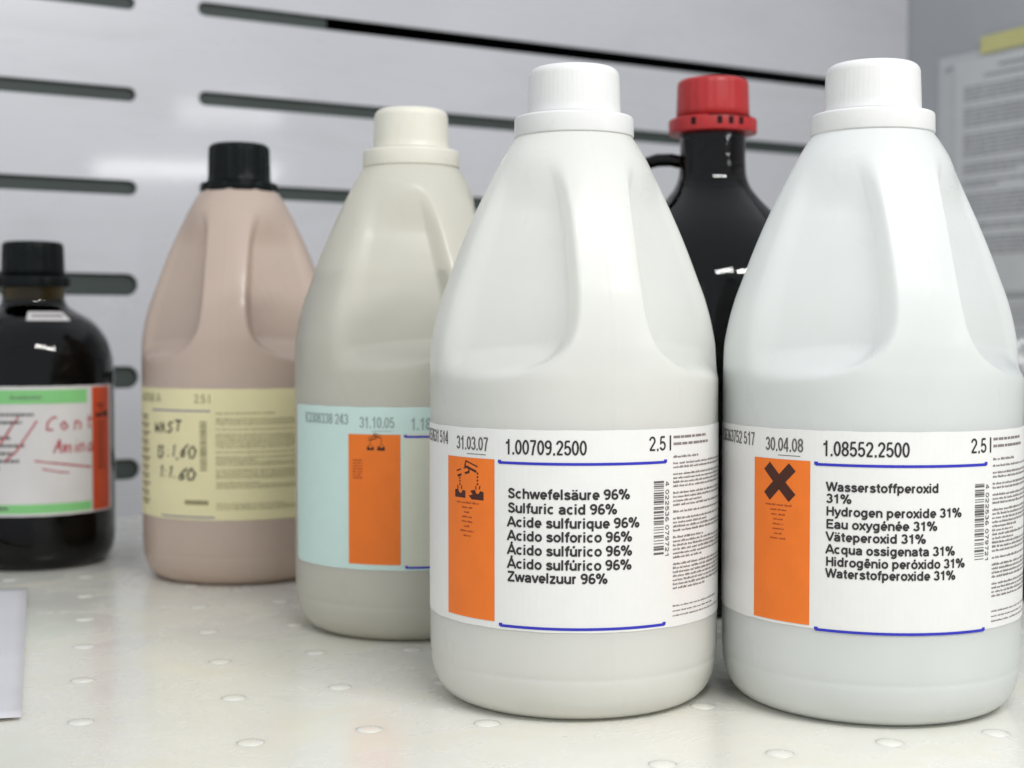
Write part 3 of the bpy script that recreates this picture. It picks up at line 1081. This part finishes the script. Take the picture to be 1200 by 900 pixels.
b6 = thing('amber_bottle', (0.1275, 0.90, 0), R(-8), 'tall dark brown glass bottle with red cap between the two front bottles', 'bottle')
p6 = pchip([(0.0, 0.0600), (0.003, 0.0650), (0.010, 0.0688), (0.02, 0.0700), (0.185, 0.0700), (0.200, 0.0688), (0.214, 0.0640), (0.226, 0.0568), (0.238, 0.0470),
            (0.248, 0.0372), (0.256, 0.0295), (0.264, 0.0236), (0.272, 0.0212), (0.284, 0.0206), (0.298, 0.0206)])
zs = [0, 0.001, 0.003, 0.006, 0.010, 0.015, 0.02, 0.06, 0.12, 0.18] + zrange(0.185, 0.298, 0.0022) + [0.298]
V, F = lathe([(p6(z), z) for z in zs], 160, True, True)
link('body', mesh('body', V, F), M['amber_red'], b6, smooth=True)
glass_cap(b6, 0.2965, 0.3060, 0.3310, 0.0278, 0.0232, M['cap_red'], True)
V, F = [], []
for a in (9, 24, 39, -25):
    for da0, da1, zz0, zz1 in ((-3.2, 3.2, 0.3000, 0.3046),):
        b = len(V)
        for aa, z in ((a + da0, zz0), (a + da1, zz0), (a + da1, zz1), (a + da0, zz1)):
            for rr in (0.0262, 0.02792):
                V.append((rr * math.sin(R(aa)), -rr * math.cos(R(aa)), z))
        F += [tuple(b + i for i in f) for f in ((1, 3, 5, 7), (0, 6, 4, 2), (0, 2, 3, 1), (2, 4, 5, 3), (4, 6, 7, 5), (6, 0, 1, 7))]
b = len(V)
for i in range(9):
    aa = -6 + i * 8
    for z in (0.3052, 0.3058):
        V.append((0.02792 * math.sin(R(aa)), -0.02792 * math.cos(R(aa)), z))
for i in range(8):
    F.append((b + 2 * i, b + 2 * i + 2, b + 2 * i + 3, b + 2 * i + 1))
link('collar_slit', mesh('collar_slit', V, F), M['slit'], b6)
path = [(-0.0190, 0, 0.2795), (-0.0260, 0, 0.2812), (-0.0350, 0, 0.2812), (-0.0425, 0, 0.2790), (-0.0470, 0, 0.2730), (-0.0480, 0, 0.2650), (-0.0455, 0, 0.2565), (-0.0400, 0, 0.2490), (-0.0340, 0, 0.2450)]
V, F = tube(path, 0.0042, 16)
link('finger_ring', mesh('finger_ring', V, F), M['amber_dense'], b6, smooth=True)

# bottle mostly hidden at the right edge
b7 = thing('amber_bottle', (0.3885, 0.905, 0), 0, 'low dark bottle with blue-grey label, barely visible at the right edge behind the peroxide bottle', 'bottle')
V, F = lathe([(0.056, 0), (0.0615, 0.002), (0.065, 0.008), (0.066, 0.015), (0.066, 0.102)] + arc(0.050, 0.102, 0.016, 0, 75, 6) + [(0.024, 0.128), (0.021, 0.134), (0.021, 0.142)], 120)
link('body', mesh('body', V, F), M['amber'], b7, smooth=True)
glass_cap(b7, 0.140, 0.147, 0.170, 0.0275, 0.0228, M['cap_black'])
label_shell('label', 0.0662, -95, 90, 0.022, 0.100, M['drumlabel'], b7)

# crumpled plastic bag behind it, leaning in the corner
bm = bmesh.new()
bmesh.ops.create_icosphere(bm, subdivisions=5, radius=1.0)
from mathutils import noise as mn
for v in bm.verts:
    p = v.co.copy()
    n = mn.noise(p * 2.1) * 0.25 + abs(mn.noise(p * 5.3 + Vector((3, 1, 2)))) * 0.28 + abs(mn.noise(p * 11.0)) * 0.12
    q = p * (0.85 + n)
    v.co = Vector((q.x * 0.075, q.y * 0.07, max(0.0, (q.z + 1) * 0.098)))
me = bpy.data.meshes.new('plastic_bag')
bm.to_mesh(me)
bm.free()
bag = link('plastic_bag', me, M['bag'])
bag.location = (0.462, 1.13, 0.0)
tag(bag, 'crumpled whitish plastic bag peeking out behind the peroxide bottle, by the side wall', 'bag')

# ------------------------------------------------------------------ papers on the side wall
SU = NW.copy()                # along the side wall towards the camera
SN = -UW                      # out of the side wall
Z3 = Vector((0, 0, 1))
SO = PC.copy()


def sheet(name, s0, s1, z0, z1, mat, off, thick=0.0004, tilt=0.0, parent=None, n=10, curl=0.0):
    V, F = [], []
    for i in range(n + 1):
        s = s0 + (s1 - s0) * i / n
        for z in (z0, z1):
            o = off + curl * (0.5 + 0.5 * math.sin(i * 0.9 + z * 25))
            for oo in (o, o + thick):
                V.append(tuple(SO + SU * s + Z3 * (z + tilt * (s - s0)) + SN * oo))
    for i in range(n):
        b, d = 4 * i, 4 * i + 4
        F += [(b + 1, b + 3, d + 3, d + 1), (b, d, d + 2, b + 2), (b, b + 1, d + 1, d), (b + 2, d + 2, d + 3, b + 3)]
    F += [(0, 2, 3, 1), (4 * n, 4 * n + 1, 4 * n + 3, 4 * n + 2)]
    return link(name, mesh(name, V, F), mat, parent)


def place_empty(name, s, z, label, cat, group=None):
    return thing(name, SO + SU * s + Z3 * z, 0, label, cat, group)


def child(o, t):
    o.parent = t
    o.matrix_parent_inverse = t.matrix_basis.inverted()
    return o


n1 = place_empty('paper_notice', 0.055, 0.30, 'large printed notice in a plastic sleeve taped to the side wall, upper right corner', 'notice')
child(sheet('sleeve', 0.055, 0.33, 0.2150, 0.512, M['sleeve'], 0.0024, 0.0004, curl=0.0008), n1)
child(sheet('page', 0.083, 0.325, 0.2200, 0.503, M['sheet_grey'], 0.0040, 0.0004, curl=0.0008), n1)
k = Ink()
KK = 1.0
def para(z, lines, a0, a1, gap, h, last=None):
    for i in range(lines):
        e = a1 if i < lines - 1 else (last or a1)
        a = a0
        while a < e:
            w = random.uniform(0.006, 0.018)
            k.quad(a, min(a + w, e), z - h, z, 1)
            a += w + 0.0018
        z -= gap
    return z
k.quad(0.150, 0.210, 0.489, 0.4925, 1)
k.quad(0.128, 0.240, 0.4790, 0.4820, 1)
z = 0.4700
for n, last in ((4, .20), (5, .25), (6, .3), (3, .18), (2, .15), (6, .28), (2, .26), (5, .3)):
    z = para(z, n, 0.098, 0.31, 0.0050, 0.0026, last) - 0.006
    if z < 0.25:
        break
child(k.flat('page_print', M['ink_sheet'], None, SO, SU, Z3, SN, 0.0054), n1)
child(sheet('tape', 0.123, 0.26, 0.506, 0.5270, M['tape'], 0.0058, 0.0004, tilt=0.02), n1)
child(sheet('hook', 0.068, 0.078, 0.4930, 0.4960, M['ink_sheet'], 0.0052, 0.0004, tilt=0.35), n1)

n2 = place_empty('paper_notice', 0.12, 0.10, 'lower printed sheet on the side wall, right edge below the taped notice', 'notice')
child(sheet('page', 0.10, 0.34, 0.060, 0.2120, M['sheet_grey'], 0.0024, 0.0004, curl=0.0015), n2)
k = Ink()
k.quad(0.10, 0.33, 0.2030, 0.2045, 1)
k.quad(0.10, 0.33, 0.1720, 0.1735, 1)
z = para(0.198, 3, 0.115, 0.31, 0.007, 0.0026, .26)
z = para(0.165, 4, 0.115, 0.31, 0.007, 0.0026, .22)
child(k.flat('page_print', M['ink_sheet'], None, SO, SU, Z3, SN, 0.0046), n2)

# ------------------------------------------------------------------ loose sheet lying on the tray at the left
V, F = [], []
n = 24
corner_a = Vector((-0.3235, 0.934, 0))
corner_b = Vector((-0.2165, 0.6155, 0))
across = (corner_b - corner_a).normalized()
perp = Vector((across.y, -across.x, 0)).normalized()
if perp.x > 0:
    perp = -perp
L = (corner_b - corner_a).length
for i in range(n + 1):
    for j in range(n + 1):
        p = corner_a + across * L * i / n + perp * 0.21 * j / n
        z = 0.0009 + 0.0011 * (0.5 + 0.5 * math.sin(i * 0.55 + 0.4 * math.sin(j * 0.3))) * smooth01(i / 5) + 0.0006 * math.sin(j * 0.6) ** 2
        V.append((p.x, p.y, z))
for i in range(n):
    for j in range(n):
        b = i * (n + 1) + j
        F.append((b, b + 1, b + n + 2, b + n + 1))
sh_o = link('paper_sheet', mesh('paper_sheet', V, F), M['sheet'], smooth=True)
m = sh_o.modifiers.new('thick', 'SOLIDIFY')
m.thickness = 0.0003
tag(sh_o, 'loose white paper sheet lying on the tray at the left edge', 'paper sheet')
k = Ink()
V, F = [], []
for q in range(5):
    p = corner_a + across * 0.125 + perp * (0.024 + q * 0.018)
    b = len(V)
    for dx, dy in ((0, 0), (0.010, 0), (0.010, 0.003), (0, 0.003)):
        w = p + perp * dx + across * dy
        V.append((w.x, w.y, 0.0036))
    F.append((b, b + 1, b + 2, b + 3))
link('sheet_print', mesh('sheet_print', V, F), M['ink_soft'], sh_o)

# ------------------------------------------------------------------ raised studs of the tray
stud_p = [(0.0060, -0.002), (0.0058, 0.00004), (0.0051, 0.00024), (0.0041, 0.00044), (0.0022, 0.00060)]
V, F = lathe(stud_p, 24, True, False)
stud_me = mesh('stud', V, F)
stud_me.materials.append(M['tray'])
for p in stud_me.polygons:
    p.use_smooth = True
bott = [((0.0294, 0.673), .0685), ((0.1687, 0.663), .0685), ((-0.0593, 0.833), .0685), ((-0.194, 1.006), .0685), ((-0.357, 1.052), .0575), ((0.1275, 0.90), .07), ((0.3885, 0.905), .066), ((0.462, 1.13), .10)]
for col in range(-3, 14):
    u = -0.0077 - 0.0505 * (-col) if col <= 0 else 0.0606 + 0.0512 * (col - 1)
    for row in range(0, 10):
        v = -1.1060 + 0.0772 * row if col <= 0 else -1.0430 + 0.0760 * row - (0.006 if col == 2 else 0)
        if col >= 1:
            v -= 0.002
        v += random.uniform(-0.0008, 0.0008)
        p = TU * u + TV * v
        if any(math.hypot(p.x - q[0][0], p.y - q[0][1]) < q[1] - 0.006 for q in bott):
            continue
        if p.y < 0.45 or (p.x < corner_a.x + 0.115 * (corner_a.y - p.y) / 0.32 + 0.0 and 0.60 < p.y < 0.94 and (p - corner_a).dot(perp) > -0.004):
            continue
        if (p - PA).dot(NW) < 0.01:
            continue
        o = bpy.data.objects.new('stud', stud_me)
        C.objects.link(o)
        o.location = p
        o.parent = tray
